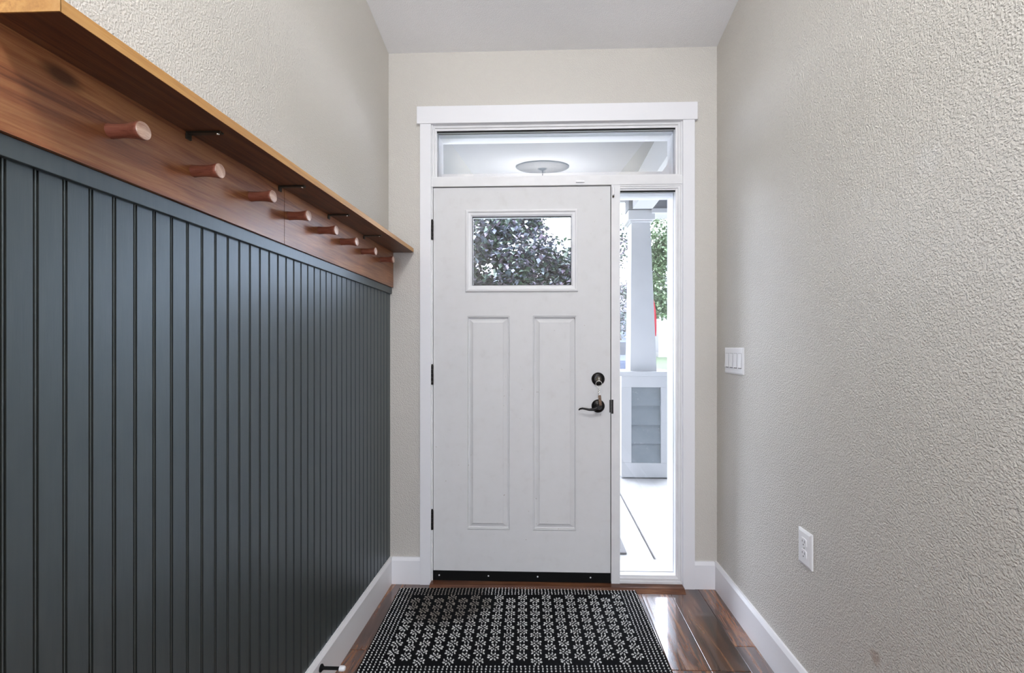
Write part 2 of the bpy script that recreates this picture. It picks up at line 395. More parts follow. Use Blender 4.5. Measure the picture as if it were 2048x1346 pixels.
# baseboards
def baseboard(name, x0, x1, y0, y1, face, label, mitre=0):
    e = empty(name, ((x0 + x1) / 2, (y0 + y1) / 2, 0)); struct(e, label, 'baseboard')
    bm = B(); box(bm, x0, x1, y0, y1, 0, 0.122); obj('board', bm, 'trim', e)
    bm = B()                                     # eased cap
    t = 0.007
    if face == '+x': p = [(x0, y0, .122), (x1, y0, .122), (x1, y1, .122), (x0, y1, .122), (x0, y0, .138), (x1 - t, y0, .138), (x1 - t, y1, .138), (x0, y1, .138)]
    elif face == '-x': p = [(x0, y0, .122), (x1, y0, .122), (x1, y1, .122), (x0, y1, .122), (x0 + t, y0, .138), (x1, y0, .138), (x1, y1, .138), (x0 + t, y1, .138)]
    else: p = [(x0, y0, .122), (x1, y0, .122), (x1, y1, .122), (x0, y1, .122), (x0, y0 + t, .138), (x1, y0 + t, .138), (x1, y1, .138), (x0, y1, .138)]
    hexa(bm, p); obj('cap', bm, 'trim', e)
baseboard('baseboard_left', XL, -0.783, YB, YF - 0.0, '+x', 'white baseboard under the grey beadboard wainscot')
baseboard('baseboard_right', 0.876, XR, YB, YF, '-x', 'white baseboard along the bare wall below the outlet')
baseboard('baseboard_front_left', -0.783, -0.6345, 2.315, YF, '-y', 'short white baseboard between door casing and wainscot')
baseboard('baseboard_front_right', 0.774, 0.876, 2.315, YF, '-y', 'short white baseboard between sidelight casing and bare wall')

# wainscot: double-bead boards, one by one
wn = empty('wainscot', (-0.797, 0.9, 0.138), wall_left); wn['label'] = 'olive grey painted beadboard wainscot'
PITCH, G0 = 0.0432, 0.6398
prof = [(0.0, 0.0), (0.0006, -0.005), (0.0024, -0.005), (0.0031, -0.0006), (0.0043, 0.0), (0.0055, -0.0006), (0.0062, -0.005), (0.0080, -0.005), (0.0086, 0.0)]
bm = B(); z0, z1, X = 0.125, 1.53, -0.797
pts = [(X + d, u - 0.0043) for (u, d) in prof] + [(X, PITCH - 0.0043)]
lo = [bm.verts.new((p[0], p[1], z0)) for p in pts]; hi = [bm.verts.new((p[0], p[1], z1)) for p in pts]
for i in range(len(pts) - 1): bm.faces.new((lo[i], lo[i + 1], hi[i + 1], hi[i]))
bl = [bm.verts.new((XL, pts[0][1], z)) for z in (z0, z1)]; br = [bm.verts.new((XL, pts[-1][1], z)) for z in (z0, z1)]
bm.faces.new((bl[0], lo[0], hi[0], bl[1])); bm.faces.new((lo[-1], br[0], br[1], hi[-1])); bm.faces.new((br[0], bl[0], bl[1], br[1]))
bm.faces.new([bl[1]] + hi + [br[1]])
first = obj('board', bm, 'bead', wn, origin=(X, 0, 0))
k0, k1 = -24, 38
ys = [G0 + PITCH * k for k in range(k0, k1 + 1)]
first.location.y = ys[0] - wloc(wn).y
for y in ys[1:]:
    o = first.copy(); COL.objects.link(o); o.parent = wn; o.location.y = y - wloc(wn).y
yl = G0 + PITCH * (k1 + 1) - 0.0043
bx('end_board', 'bead', wn, XL, X, yl, YF, z0, z1)
cp = bx('cap_strip', 'bead', wn, XL, -0.787, ys[0], YF, 1.510, 1.5425, 0.0012)

# ------------------------------------------------------------------ door casing and door unit
tr = empty('trim_1', (0.069, YF, 0)); struct(tr, 'flat white casing with wide head board around the front door', 'door casing')
yc = 2.311
bx('side_casing', 'trim', tr, -0.6345, -0.5775, yc, YF, 0, 2.388, 0.0015)
bx('side_casing', 'trim', tr, 0.7145, 0.774, yc, YF, 0, 2.388, 0.0015)
bx('head_casing', 'trim', tr, -0.650, 0.787, yc - 0.004, YF, 2.388, 2.477, 0.0015)

jb = empty('trim_2', (-0.11, YF, 0)); struct(jb, 'off-white door jamb posts and rail between door, transom and sidelight', 'door frame')
yj = 2.326
bx('hinge_jamb', 'frame', jb, UX0 + 0.0005, -0.5715, yj, YF + TH, 0.012, 2.112)
bx('mullion', 'frame', jb, 0.3535, 0.3965, yj - 0.002, YF + TH, 0.012, 2.066)
bx('transom_rail', 'frame', jb, UX0 + 0.0005, UX1 - 0.0005, yj - 0.004, YF + TH, 2.066, 2.112, 0.001)
bx('door_stop_strip', 'frame', jb, -0.5715, -0.556, 2.385, 2.44, 0.02, 2.066)
bx('door_stop_strip', 'frame', jb, 0.340, 0.3535, 2.385, 2.44, 0.02, 2.066)
bx('door_stop_strip', 'frame', jb, -0.556, 0.340, 2.385, 2.44, 2.05, 2.066)
bx('strike_plate', 'bronze', jb, 0.3540, 0.364, 2.3222, 2.3245, 0.89, 0.962, 0.0008)

th = empty('trim_3', (0.07, 2.29, 0)); struct(th, 'brown wooden threshold strip under the front door', 'threshold')
bm = B(); hexa(bm, [(-0.578, 2.262, 0), (0.715, 2.262, 0), (0.715, YF + 0.02, 0), (-0.578, YF + 0.02, 0), (-0.578, 2.29, 0.016), (0.715, 2.29, 0.016), (0.715, YF + 0.02, 0.018), (-0.578, YF + 0.02, 0.018)])
obj('nosing', bm, 'thresh', th)
bx('sill_plate', 'brown_metal', th, UX0, UX1, YF + 0.02, YF + TH + 0.03, -0.03, 0.017)

# door leaf
DX0, DX1, DZ0, DZ1, DY = -0.5690, 0.3500, 0.022, 2.0615, 2.332
dr = empty('door_1', (-0.11, DY, DZ0)); struct(dr, 'white craftsman front door with small high window and two tall panels', 'door')
WX0, WX1, WZ0, WZ1 = -0.4005, 0.1832, 1.519, 1.9455
PA = (-0.3955, -0.1711, 0.2825, 1.3940); PB = (-0.0492, 0.1754, 0.2825, 1.3940)
bm = B(); t = 0.044
for (a, b2, c, d) in ((DX0, WX0 + .01, DZ0, DZ1), (WX1 - .01, DX1, DZ0, DZ1), (WX0 + .01, WX1 - .01, WZ1 - .01, DZ1), (WX0 + .01, WX1 - .01, PA[3], WZ0 + .01),
                      (WX0 + .01, WX1 - .01, DZ0, PA[2]), (PA[1], PB[0], PA[2], PA[3])):
    box(bm, a, b2, DY, DY + t, c, d)
# slim fillers where the panels sit inside the stiles
box(bm, WX0 + .01, PA[0], DY, DY + t, PA[2], PA[3]) if PA[0] > WX0 + .01 else None
box(bm, PB[1], WX1 - .01, DY, DY + t, PA[2], PA[3]) if WX1 - .01 > PB[1] else None
slab = obj('slab', bm, 'door', dr)
for P in (PA, PB):
    x0, x1 = P[0], P[1]
    bm = B(); rings(bm, x0 - .0005, x1 + .0005, P[2], P[3], [(0, DY - 0.0002), (0.0006, DY + 0.005), (0.0022, DY + 0.005), (0.0034, DY - 0.0012), (0.0070, DY - 0.0006), (0.0084, DY + 0.013), (0.0112, DY + 0.014), (0.0140, DY + 0.0125), (0.0335, DY + 0.003), (0.0345, DY + 0.0)], True)
    obj('panel', bm, 'door', dr)
wf = None
bm = B(); rings(bm, WX0, WX1, WZ0, WZ1, [(0, DY), (0.0, DY - 0.006), (0.003, DY - 0.010), (0.010, DY - 0.012), (0.014, DY - 0.010), (0.016, DY - 0.005), (0.026, DY - 0.004), (0.029, DY - 0.002), (0.034, DY + 0.004), (0.034, DY + t), (0.01, DY + t + 0.01), (0.0, DY + t)])
wf = obj('window_moulding', bm, 'frame', dr)
bm = B(); rings(bm, WX0 + .034, WX1 - .034, WZ0 + .034, WZ1 - .034, [(0, DY + 0.008), (0.003, DY + 0.008), (0.003, DY + 0.014), (0, DY + 0.014)]); obj('gasket', bm, 'dark', wf)
bx('pane', 'glass_lo', dr, WX0 + .03, WX1 - .03, DY + 0.018, DY + 0.021, WZ0 + .03, WZ1 - .03)
sw = bx('sweep', 'black', dr, DX0, DX1, DY - 0.007, DY, 0.0195, 0.068, 0.001)
for xx in (-0.537, -0.280, -0.025, 0.247):
    bm = B(); lathe(bm, [(0, 0.0), (0.0042, 0.0), (0.0036, -0.0015), (0, -0.002)], 10, 'Y', (xx, DY - 0.007, 0.046))
    obj('screw', bm, 'plate', sw)
bx('wear_strip', 'dark', dr, 0.3503, 0.3530, DY + 0.012, DY + 0.04, 0.03, 2.062)
for hz in (1.8403, 1.0865, 0.3328):
    bm = B()
    for k in range(5):
        z = hz - 0.05 + k * 0.02
        lathe(bm, [(0, z + 0.0006), (0.0062, z + 0.0006), (0.0068, z + 0.002), (0.0068, z + 0.018), (0.0062, z + 0.0194), (0, z + 0.0194)], 14, 'Z', (-0.5735, DY - 0.008, 0))
    h = obj('hinge', bm, 'bronze', dr, True)
    bm = B(); box(bm, -0.5775, -0.5695, DY - 0.0045, DY - 0.0005, hz - 0.05, hz + 0.05); obj('leaf_plate', bm, 'bronze', h)
    bm = B(); lathe(bm, [(0, 0.05), (0.005, 0.05), (0.0055, 0.053), (0.003, 0.056), (0, 0.057)], 12, 'Z', (-0.5735, DY - 0.008, hz)); obj('pin_tip', bm, 'bronze', h, True)
# deadbolt
LX = 0.2865
bm = B(); lathe(bm, [(0.034, 0), (0.034, -0.004), (0.032, -0.008), (0.026, -0.013), (0.018, -0.0145), (0.0, -0.0145)], 36, 'Y', (LX, DY, 1.0676)); db = obj('deadbolt', bm, 'bronze', dr, True)
bm = B(); lathe(bm, [(0.014, -0.014), (0.014, -0.02), (0.0125, -0.0215), (0, -0.0215)], 24, 'Y', (LX, DY, 1.0676)); obj('cylinder', bm, 'brown_metal', db, True)
# lever handle
LZ = 0.9285
bm = B(); lathe(bm, [(0.034, 0), (0.034, -0.004), (0.032, -0.008), (0.025, -0.012), (0.014, -0.014), (0.011, -0.016), (0.011, -0.034), (0.013, -0.04), (0.013, -0.052), (0.010, -0.056), (0, -0.056)], 36, 'Y', (LX, DY, LZ)); lv = obj('lever_rose', bm, 'bronze', dr, True)
bm = B(); yl2 = DY - 0.046
tube(bm, [(LX + 0.004, yl2, LZ), (LX - 0.012, yl2, LZ - 0.004), (LX - 0.03, yl2 - 0.002, LZ - 0.012), (LX - 0.05, yl2 - 0.004, LZ - 0.013), (LX - 0.07, yl2 - 0.003, LZ - 0.009), (LX - 0.085, yl2, LZ - 0.007), (LX - 0.097, yl2 + 0.002, LZ - 0.010), (LX - 0.103, yl2 + 0.003, LZ - 0.016)],
     [0.009, 0.009, 0.0075, 0.006, 0.0052, 0.0048, 0.0045, 0.003], 12); obj('lever', bm, 'bronze', lv, True)
bx('latch_edge', 'bronze', dr, 0.345, 0.3508, DY - 0.0012, DY + 0.03, 0.895, 0.96)

# transom window and sidelight
def light_unit(name, x0, x1, z0, z1, label, gx0, gx1, gz0, gz1, gl):
    e = empty(name, ((x0 + x1) / 2, YF, z0)); struct(e, label, 'window')
    def ring4(bm, seq):
        prev = None
        for (a, b2, c, d, y) in seq:
            r = [bm.verts.new(p) for p in ((a, y, c), (b2, y, c), (b2, y, d), (a, y, d))]
            if prev:
                for i in range(4): bm.faces.new((prev[i], prev[(i + 1) % 4], r[(i + 1) % 4], r[i]))
            prev = r
    def lerp(f): return (x0 + (gx0 - x0) * f, x1 + (gx1 - x1) * f, z0 + (gz0 - z0) * f, z1 + (gz1 - z1) * f)
    bm = B()
    ring4(bm, [(*lerp(0), YF + TH), (*lerp(0), yj), (*lerp(0.30), yj), (*lerp(0.36), yj + 0.004), (*lerp(0.66), yj + 0.004), (*lerp(0.72), yj + 0.010), (*lerp(1), yj + 0.012), (*lerp(1), 2.372)])
    fr = obj('frame', bm, 'frame', e)
    bm = B(); ring4(bm, [(*lerp(1), 2.380), (*lerp(1), YF + TH + 0.012), (*lerp(0), YF + TH + 0.012), (*lerp(0), 2.380), (*lerp(1), 2.380)]); obj('outer_frame', bm, 'vinyl', e)
    g = 0.004
    bm = B(); box(bm, gx0, gx1, 2.3415, 2.3445, gz1 - 0.0075, gz1 - 0.0003); obj('gasket', bm, 'dark', fr)  # black strip stands in for the shadow gap above the glass
    bx('pane', gl, e, gx0 - 0.003, gx1 + 0.003, 2.374, 2.378, gz0 - 0.003, gz1 + 0.003)
    return e
tw = light_unit('window_1', UX0 + 0.0005, UX1 - 0.0005, 2.112, UZ1, 'wide narrow transom window above the front door reflecting the ceiling', -0.5525, 0.684, 2.1225, 2.362, 'glass')
bx('lower_rail', 'vinyl', tw, -0.5525, 0.684, 2.455, 2.49, 2.112, 2.182)
bm = B(); hexa(bm, [(0.684, 2.46, 2.18), (0.684, 2.46, 2.255), (0.684, 2.488, 2.255), (0.684, 2.488, 2.18), (0.645, 2.46, 2.18), (0.676, 2.46, 2.222), (0.676, 2.488, 2.222), (0.645, 2.488, 2.18)]); obj('corner_gusset', bm, 'vinyl', tw)
light_unit('window_2', 0.397, UX1 - 0.0005, 0.018, 2.066, 'tall narrow sidelight window beside the front door showing the porch', 0.4005, 0.684, 0.0565, 2.040, 'glass_lo')

# small magnetic contact and door chime on the jamb
o = bx('door_contact', 'plate', None, 0.172, 0.215, 2.314, 2.322, 2.078, 2.087, 0.001); tag(o, 'tiny white contact strip on the rail above the door', 'sensor')
e = empty('chime_sensor', (0.362, 2.321, 1.99)); tag(e, 'small white rounded sensor on the post beside the door top corner', 'sensor')
bx('case', 'plate', e, 0.3565, 0.3685, 2.313, 2.324, 2.010, 2.052, 0.003, smooth=True)
bm = B(); lathe(bm, [(0, 0), (0.005, 0), (0.005, -0.006), (0.003, -0.008), (0, -0.008)], 12, 'Y', (0.3625, 2.321, 2.003)); obj('button', bm, 'brown_metal', e, True)

# keys in the deadbolt
ky = empty('key_bunch', (LX, DY - 0.024, 1.04)); tag(ky, 'key on a ring with chain and brown tag hanging from the deadbolt', 'keys')
yk = DY - 0.028
bm = B(); box(bm, LX - 0.0012, LX + 0.0012, yk - 0.012, yk + 0.008, 1.058, 1.078, 0.0005); obj('key', bm, 'steel', ky)
bm = B(); n = 24; pts = [(LX + 0.0155 * math.cos(2 * PI * i / n), yk - 0.008 + 0.002 * math.sin(2 * PI * i / n), 1.045 + 0.0155 * math.sin(2 * PI * i / n)) for i in range(n + 1)]; tube(bm, pts, 0.0011, 6); obj('ring', bm, 'steel', ky, True)
ch = empty('chain', (LX, yk - 0.008, 1.03), ky)
for i in range(6):
    bm = B(); zc = 1.0265 - i * 0.0062; m_ = 12
    pts = [((LX + 0.003 * math.cos(2 * PI * j / m_) * (1 if i % 2 else 0.25)) + 0.0006 * i * 0, yk - 0.008 + 0.003 * math.cos(2 * PI * j / m_) * (0.25 if i % 2 else 1), zc + 0.0045 * math.sin(2 * PI * j / m_)) for j in range(m_ + 1)]
    tube(bm, pts, 0.0008, 5); obj('link', bm, 'steel', ch, True)
bm = B(); box(bm, LX + 0.000 - 0.007, LX + 0.007, yk - 0.034, yk - 0.030, 0.938, 0.990, 0.001)
bmesh.ops.rotate(bm, verts=bm.verts[:], cent=(LX, yk - 0.032, 0.99), matrix=Matrix.Rotation(math.radians(-6), 3, 'Y')); obj('tag', bm, 'tag', ky)

# ------------------------------------------------------------------ coat rack
zs = lambda y: 1.697 + 0.0166 * (y - 0.605)     # underside of the shelf
BF = -0.7795
ck = empty('coat_rack', (-0.79, 1.4675, 1.543)); tag(ck, 'long stained wooden peg shelf mounted along the wall above the wainscot', 'coat rack')
bm = B(); y0, y1, T = 0.605, YF - 0.001, 0.019
pts = [(XL, y0), (-0.671, y0), (-0.671, y1 - 0.012), (-0.683, y1), (XL, y1)]
lo = [bm.verts.new((p[0], p[1], zs(p[1]))) for p in pts]; hi = [bm.verts.new((p[0], p[1], zs(p[1]) + T)) for p in pts]
bm.faces.new(lo[::-1]); bm.faces.new(hi)
for i in range(5): bm.faces.new((lo[i], lo[(i + 1) % 5], hi[(i + 1) % 5], hi[i]))
sh = obj('shelf', bm, 'shelf', ck)
bm = B(); y1 = YF - 0.013
hexa(bm, [(-0.6715, y0 - .0008, zs(y0)), (-0.6695, y0 - .0008, zs(y0)), (-0.6695, y1, zs(y1)), (-0.6715, y1, zs(y1)), (-0.6715, y0 - .0008, zs(y0) + T), (-0.6695, y0 - .0008, zs(y0) + T), (-0.6695, y1, zs(y1) + T), (-0.6715, y1, zs(y1) + T)])
obj('front_edge', bm, 'edge', sh)
bm = B(); hexa(bm, [(XL, y0 - .002, zs(y0)), (-0.6695, y0 - .002, zs(y0)), (-0.6695, y0, zs(y0)), (XL, y0, zs(y0)), (XL, y0 - .002, zs(y0) + T), (-0.6695, y0 - .002, zs(y0) + T), (-0.6695, y0, zs(y0) + T), (XL, y0, zs(y0) + T)])
obj('end_grain', bm, 'edge', sh)
for a, b2 in ((0.500, 1.3345), (1.3365, YF - 0.001)):
    bm = B(); q = lambda y: (zs(y) - 0.0005) if y > 0.605 else zs(0.605)
    hexa(bm, [(XL, a, 1.543), (BF, a, 1.543), (BF, b2, 1.543), (XL, b2, 1.543), (XL, a, q(a)), (BF, a, q(a)), (BF, b2, q(b2)), (XL, b2, q(b2))])
    obj('back_board', bm, 'rack', ck)
pegs = [(0.7890, 1.621), (0.982, 1.6245), (1.180, 1.634), (1.362, 1.6355), (1.548, 1.639), (1.722, 1.640), (1.920, 1.645), (2.150, 1.6545)]
first = None
for (py, pz) in pegs:
    if first is None:
        bm = B(); lathe(bm, [(0.0135, 0.0), (0.0128, 0.004), (0.0122, 0.02), (0.0128, 0.036), (0.0150, 0.050), (0.0162, 0.055), (0.0162, 0.058), (0.0155, 0.060)], 28, 'X', (BF, py, pz))
        first = obj('peg', bm, 'peg', ck, True, origin=(BF, py, pz))
        bm = B(); lathe(bm, [(0.0157, 0.0598), (0.0150, 0.0613), (0.009, 0.0622), (0, 0.0625)], 28, 'X', (BF, py, pz)); ff = obj('peg_face', bm, 'pegface', first, True)
    else:
        o = first.copy(); COL.objects.link(o); o.parent = ck; o.location = Vector((BF, py, pz)) - wloc(ck)
        g = ff.copy(); COL.objects.link(g); g.parent = o; o.rotation_euler = (random.uniform(-1, 1), 0, 0)
for by in (0.965, 1.31, 1.615, 1.94):
    z = zs(by); e = empty('bracket', (BF, by, z), ck)
    bm = B(); box(bm, BF - 0.004, -0.703, by - 0.006, by + 0.006, z - 0.0045, z + 0.0005, 0.0006); obj('arm', bm, 'brown_metal', e)
    bm = B(); box(bm, BF - 0.001, BF + 0.0035, by - 0.007, by + 0.007, z - 0.016, z - 0.004, 0.0006); obj('foot', bm, 'brown_metal', e)
    bm = B(); lathe(bm, [(0, -0.0065), (0.003, -0.006), (0.0035, -0.0045), (0, -0.0044)], 10, 'Z', (-0.712, by, z)); obj('screw', bm, 'steel', e, True)

# ------------------------------------------------------------------ switch plate and outlet on the bare wall
e = empty('light_switch', (XR, 2.117, 1.108)); tag(e, 'white wall plate with four rocker switches beside the sidelight casing', 'light switch')
y0, y1, z0, z1 = 2.017, 2.217, 1.108, 1.2295
bm = B()
def slopeplate(bm, y0, y1, z0, z1, t=0.0065, e_=0.006):
    a = [(XR, y0, z0), (XR, y1, z0), (XR, y1, z1), (XR, y0, z1)]; b2 = [(XR - t * .6, y0, z0), (XR - t * .6, y1, z0), (XR - t * .6, y1, z1), (XR - t * .6, y0, z1)]
    c = [(XR - t, y0 + e_, z0 + e_), (XR - t, y1 - e_, z0 + e_), (XR - t, y1 - e_, z1 - e_), (XR - t, y0 + e_, z1 - e_)]
    rs = [[bm.verts.new(p) for p in r] for r in (a, b2, c)]
    for r, s in zip(rs, rs[1:]):
        for i in range(4): bm.faces.new((r[i], r[(i + 1) % 4], s[(i + 1) % 4], s[i]))
    bm.faces.new(rs[2])
slopeplate(bm, y0, y1, z0, z1); obj('plate', bm, 'plate', e)
for k in range(4):
    yc_ = y0 + 0.031 + k * 0.046
    bm = B(); box(bm, XR - 0.0068, XR - 0.006, yc_ - 0.0175, yc_ + 0.0175, 1.1345, 1.2035); s = obj('switch_slot', bm, 'slot', e)
    bm = B(); hexa(bm, [(XR - 0.0125, yc_ - 0.0160, 1.1385), (XR - 0.005, yc_ - 0.0160, 1.1385), (XR - 0.005, yc_ + 0.0160, 1.1385), (XR - 0.0125, yc_ + 0.0160, 1.1385),
                        (XR - 0.0072, yc_ - 0.0160, 1.2025), (XR - 0.005, yc_ - 0.0160, 1.2025), (XR - 0.005, yc_ + 0.0160, 1.2025), (XR - 0.0072, yc_ + 0.0160, 1.2025)])
    obj('rocker', bm, 'plate', e)
e = empty('wall_outlet', (XR, 1.549, 0.4925)); tag(e, 'white duplex power outlet low on the bare wall', 'outlet')
bm = B(); slopeplate(bm, 1.511, 1.587, 0.4925, 0.6115, 0.008, 0.008); obj('plate', bm, 'plate', e)
for zc in (0.5335, 0.5725):
    bm = B(); pr = []
    for i in range(28):
        a = 2 * PI * i / 28; pr.append((1.549 + max(-0.0165, min(0.0165, 0.0185 * math.cos(a) * 1.1)), zc + max(-0.0138, min(0.0138, 0.0165 * math.sin(a)))))
    l0 = [bm.verts.new((XR - 0.0075, p[0], p[1])) for p in pr]; l1 = [bm.verts.new((XR - 0.0105, p[0], p[1])) for p in pr]
    for i in range(28): bm.faces.new((l0[i], l0[(i + 1) % 28], l1[(i + 1) % 28], l1[i]))
    bm.faces.new(l1); s = obj('socket', bm, 'plate', e)
    for (dy, hh) in ((-0.0065, 0.0042), (0.0065, 0.0035)):
        bm = B(); box(bm, XR - 0.0109, XR - 0.0095, 1.549 + dy - 0.0011, 1.549 + dy + 0.0011, zc + 0.003 - hh, zc + 0.003 + hh); obj('slot', bm, 'slot', s)
    bm = B(); lathe(bm, [(0.0024, 0.0), (0.0024, -0.0006), (0, -0.0006)], 10, 'X', (XR - 0.0103, 1.549, zc - 0.008)); obj('ground_hole', bm, 'slot', s)
bm = B(); lathe(bm, [(0.003, 0), (0.003, -0.001), (0, -0.0016)], 12, 'X', (XR - 0.008, 1.549, 0.553)); obj('screw', bm, 'steel', e)

# door stop on the left baseboard
e = empty('door_stop', (-0.783, 1.565, 0.098)); tag(e, 'black rod door stop with white tip on the white baseboard', 'door stop')
bm = B(); lathe(bm, [(0.013, 0), (0.013, 0.004), (0.008, 0.008), (0.0055, 0.012), (0.0055, 0.072), (0, 0.072)], 18, 'X', (-0.783, 1.565, 0.098)); obj('rod', bm, 'black', e, True)
bm = B(); lathe(bm, [(0, 0.068), (0.009, 0.068), (0.0095, 0.072), (0.009, 0.084), (0.006, 0.088), (0, 0.0885)], 18, 'X', (-0.783, 1.565, 0.098)); obj('rubber_tip', bm, 'plate', e, True)

# ------------------------------------------------------------------ floor mat, tufts as stuff
MW, MD, MT = 1.195, 0.635, 0.008
mc = Vector((-0.117, 1.972, 0)); rz = math.radians(2.2)
mt = empty('entry_mat', mc); tag(mt, 'black entry mat with grey flower tufts and dotted border by the door', 'mat'); mt.rotation_euler = (0, 0, rz)
def local(name, bm, mat, smooth=False):
    me = bpy.data.meshes.new(name); bmesh.ops.recalc_face_normals(bm, faces=bm.faces[:]); bm.to_mesh(me); bm.free()
    me.materials.append(M[mat]); o = bpy.data.objects.new(name, me); COL.objects.link(o); o.parent = mt; return o
bm = B(); box(bm, -MW / 2, MW / 2, -MD / 2, MD / 2, 0.0004, MT, 0.003); local('backing', bm, 'mat')
bm = B()
def fleck(bm, x, y, lx, ly, a, h=0.0035):
    ca, sa = math.cos(a), math.sin(a)
    P = lambda u, v, z: bm.verts.new((x + u * ca - v * sa, y + u * sa + v * ca, z))
    b_ = [P(-lx, 0, MT - 0.001), P(0, -ly, MT - 0.001), P(lx, 0, MT - 0.001), P(0, ly, MT - 0.001)]
    t_ = [P(-lx * .6, -ly * .5, MT + h), P(lx * .6, -ly * .5, MT + h), P(lx * .6, ly * .5, MT + h), P(-lx * .6, ly * .5, MT + h)]
    bm.faces.new(t_)
    for i in range(4): bm.faces.new((b_[i], b_[(i + 1) % 4], t_[(i + 1) % 4], t_[i]))
    # b_ diamond joined to t_ rectangle
rj = lambda s: random.uniform(-s, s)
BW = 0.082
nx, ny = 18, 9
px_, py_ = (MW - 2 * BW) / nx, (MD - 2 * BW) / ny
for i in range(nx):
    for j in range(ny):
        cx = -MW / 2 + BW + (i + .5) * px_; cy = -MD / 2 + BW + (j + .5) * py_ + (0.5 * py_ if i % 2 else 0) - 0.25 * py_
        for k in range(8):
            a = 2 * PI * (k + .5) / 8
            fleck(bm, cx + 0.0185 * math.cos(a) + rj(.0012), cy + 0.0185 * math.sin(a) + rj(.002), 0.0062, 0.0037, a + rj(.7))
        for k in range(4):
            a = PI / 2 * k
            fleck(bm, cx + 0.008 * math.cos(a) + rj(.001), cy + 0.009 * math.sin(a) + rj(.001), 0.004, 0.0027, a + rj(.3))
ux, uy = 0.0165, 0.0135
ncx, ncy = int((MW - 0.02) / ux), int((MD - 0.02) / uy)
for i in range(ncx + 1):
    for j in range(ncy + 1):
        x = -MW / 2 + 0.01 + i * (MW - 0.02) / ncx; y = -MD / 2 + 0.01 + j * (MD - 0.02) / ncy
        if abs(x) < MW / 2 - BW + 0.004 and abs(y) < MD / 2 - BW + 0.004: continue
        vert = abs(y) > MD / 2 - BW
        fleck(bm, x + rj(.001), y + rj(.001), 0.0042, 0.0030, rj(.6) + (0.5 if (i + j) % 2 else -0.5))
o = local('tufts', bm, 'fleck'); o['kind'] = 'stuff'

# ------------------------------------------------------------------ pendant lamp behind and above the camera, mirrored in the transom
py0 = -0.11; zc = ZC(py0)
e = empty('pendant_lamp', (0.0, py0, zc)); tag(e, 'short pendant lamp on a round ceiling medallion, mirrored in the transom', 'lamp')
bm = B(); lathe(bm, [(0, 0.004), (0.285, 0.004), (0.285, -0.010), (0.275, -0.016), (0.24, -0.012), (0.20, -0.014), (0.10, -0.014), (0.09, -0.02), (0, -0.02)], 56, 'Z', (0, py0, zc))
bmesh.ops.rotate(bm, verts=bm.verts[:], cent=(0, py0, zc), matrix=Matrix.Rotation(math.atan(-0.17), 3, 'X')); obj('medallion', bm, 'medallion', e, True)
bm = B(); lathe(bm, [(0, -0.01), (0.055, -0.012), (0.055, -0.018), (0.030, -0.034), (0.008, -0.040), (0, -0.040)], 32, 'Z', (0, py0, zc)); obj('canopy', bm, 'black', e, True)
bm = B(); lathe(bm, [(0, -0.04), (0.006, -0.04), (0.006, -0.21), (0, -0.21)], 12, 'Z', (0, py0, zc)); obj('rod', bm, 'black', e, True)
bm = B(); lathe(bm, [(0, -0.20), (0.03, -0.20), (0.035, -0.225), (0, -0.225)], 24, 'Z', (0, py0, zc)); obj('holder', bm, 'brown_metal', e, True)
bm = B(); lathe(bm, [(0.035, -0.215), (0.10, -0.235), (0.15, -0.28), (0.165, -0.34), (0.15, -0.40), (0.09, -0.44), (0, -0.45)], 40, 'Z', (0, py0, zc)); obj('lamp_shade', bm, 'shade', e, True)

# ------------------------------------------------------------------ porch
YO = YF + TH
bm = B(); FX0, FX1 = -7.0, 7.0
box(bm, FX0, XL - 0.1, YF + 0.02, YO, -0.2, 5.6); box(bm, XR + 0.1, FX1, YF + 0.02, YO, -0.2, 5.6); box(bm, XL - 0.1, XR + 0.1, YF + 0.02, YO, 2.95, 5.6)
struct(obj('wall_outside', bm, 'siding'), 'blue grey outer face of the house beside the porch', 'wall')
ps = empty('porch_floor', (0.6, 3.6, 0)); struct(ps, 'pale concrete porch slab with tooled joints outside the door', 'porch floor')
bx('sill_strip', 'concrete', ps, -2.0, 3.2, YO + 0.03, 2.625, -0.14, 0.006, 0.004)
for (a, b2, c, d) in ((-2.0, 0.648, 2.632, 4.9), (0.660, 3.2, 2.632, 4.9)):
    bx('slab_panel', 'concrete', ps, a, b2, c, d, -0.14, 0.0, 0.005)
bx('joint_bed', 'joint', ps, -2.0, 3.2, 2.5, 4.9, -0.15, -0.02)
pr = empty('porch_roof', (0.6, 3.6, 2.53)); struct(pr, 'white porch ceiling with beams resting on the tapered post', 'porch roof')
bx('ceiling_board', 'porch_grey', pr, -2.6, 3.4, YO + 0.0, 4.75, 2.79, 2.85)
bx('fascia', 'porch', pr, -2.6, 3.4, 4.75, 4.79, 2.755, 2.95)
bx('roof_deck', 'roof', pr, -2.6, 3.4, YO, 4.95, 2.95, 3.0)
bx('beam', 'porch', pr, 0.846, 1.030, YO + 0.0, 4.25, 2.53, 2.79, 0.003)
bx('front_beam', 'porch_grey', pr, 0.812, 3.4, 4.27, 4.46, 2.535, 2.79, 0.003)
bx('front_beam_trim', 'porch', pr, 1.03, 3.4, 4.255, 4.47, 2.495, 2.535, 0.002)
bx('house_ledger', 'porch', pr, -2.6, 3.4, YO + 0.014, YO + 0.05, 2.62, 2.79)

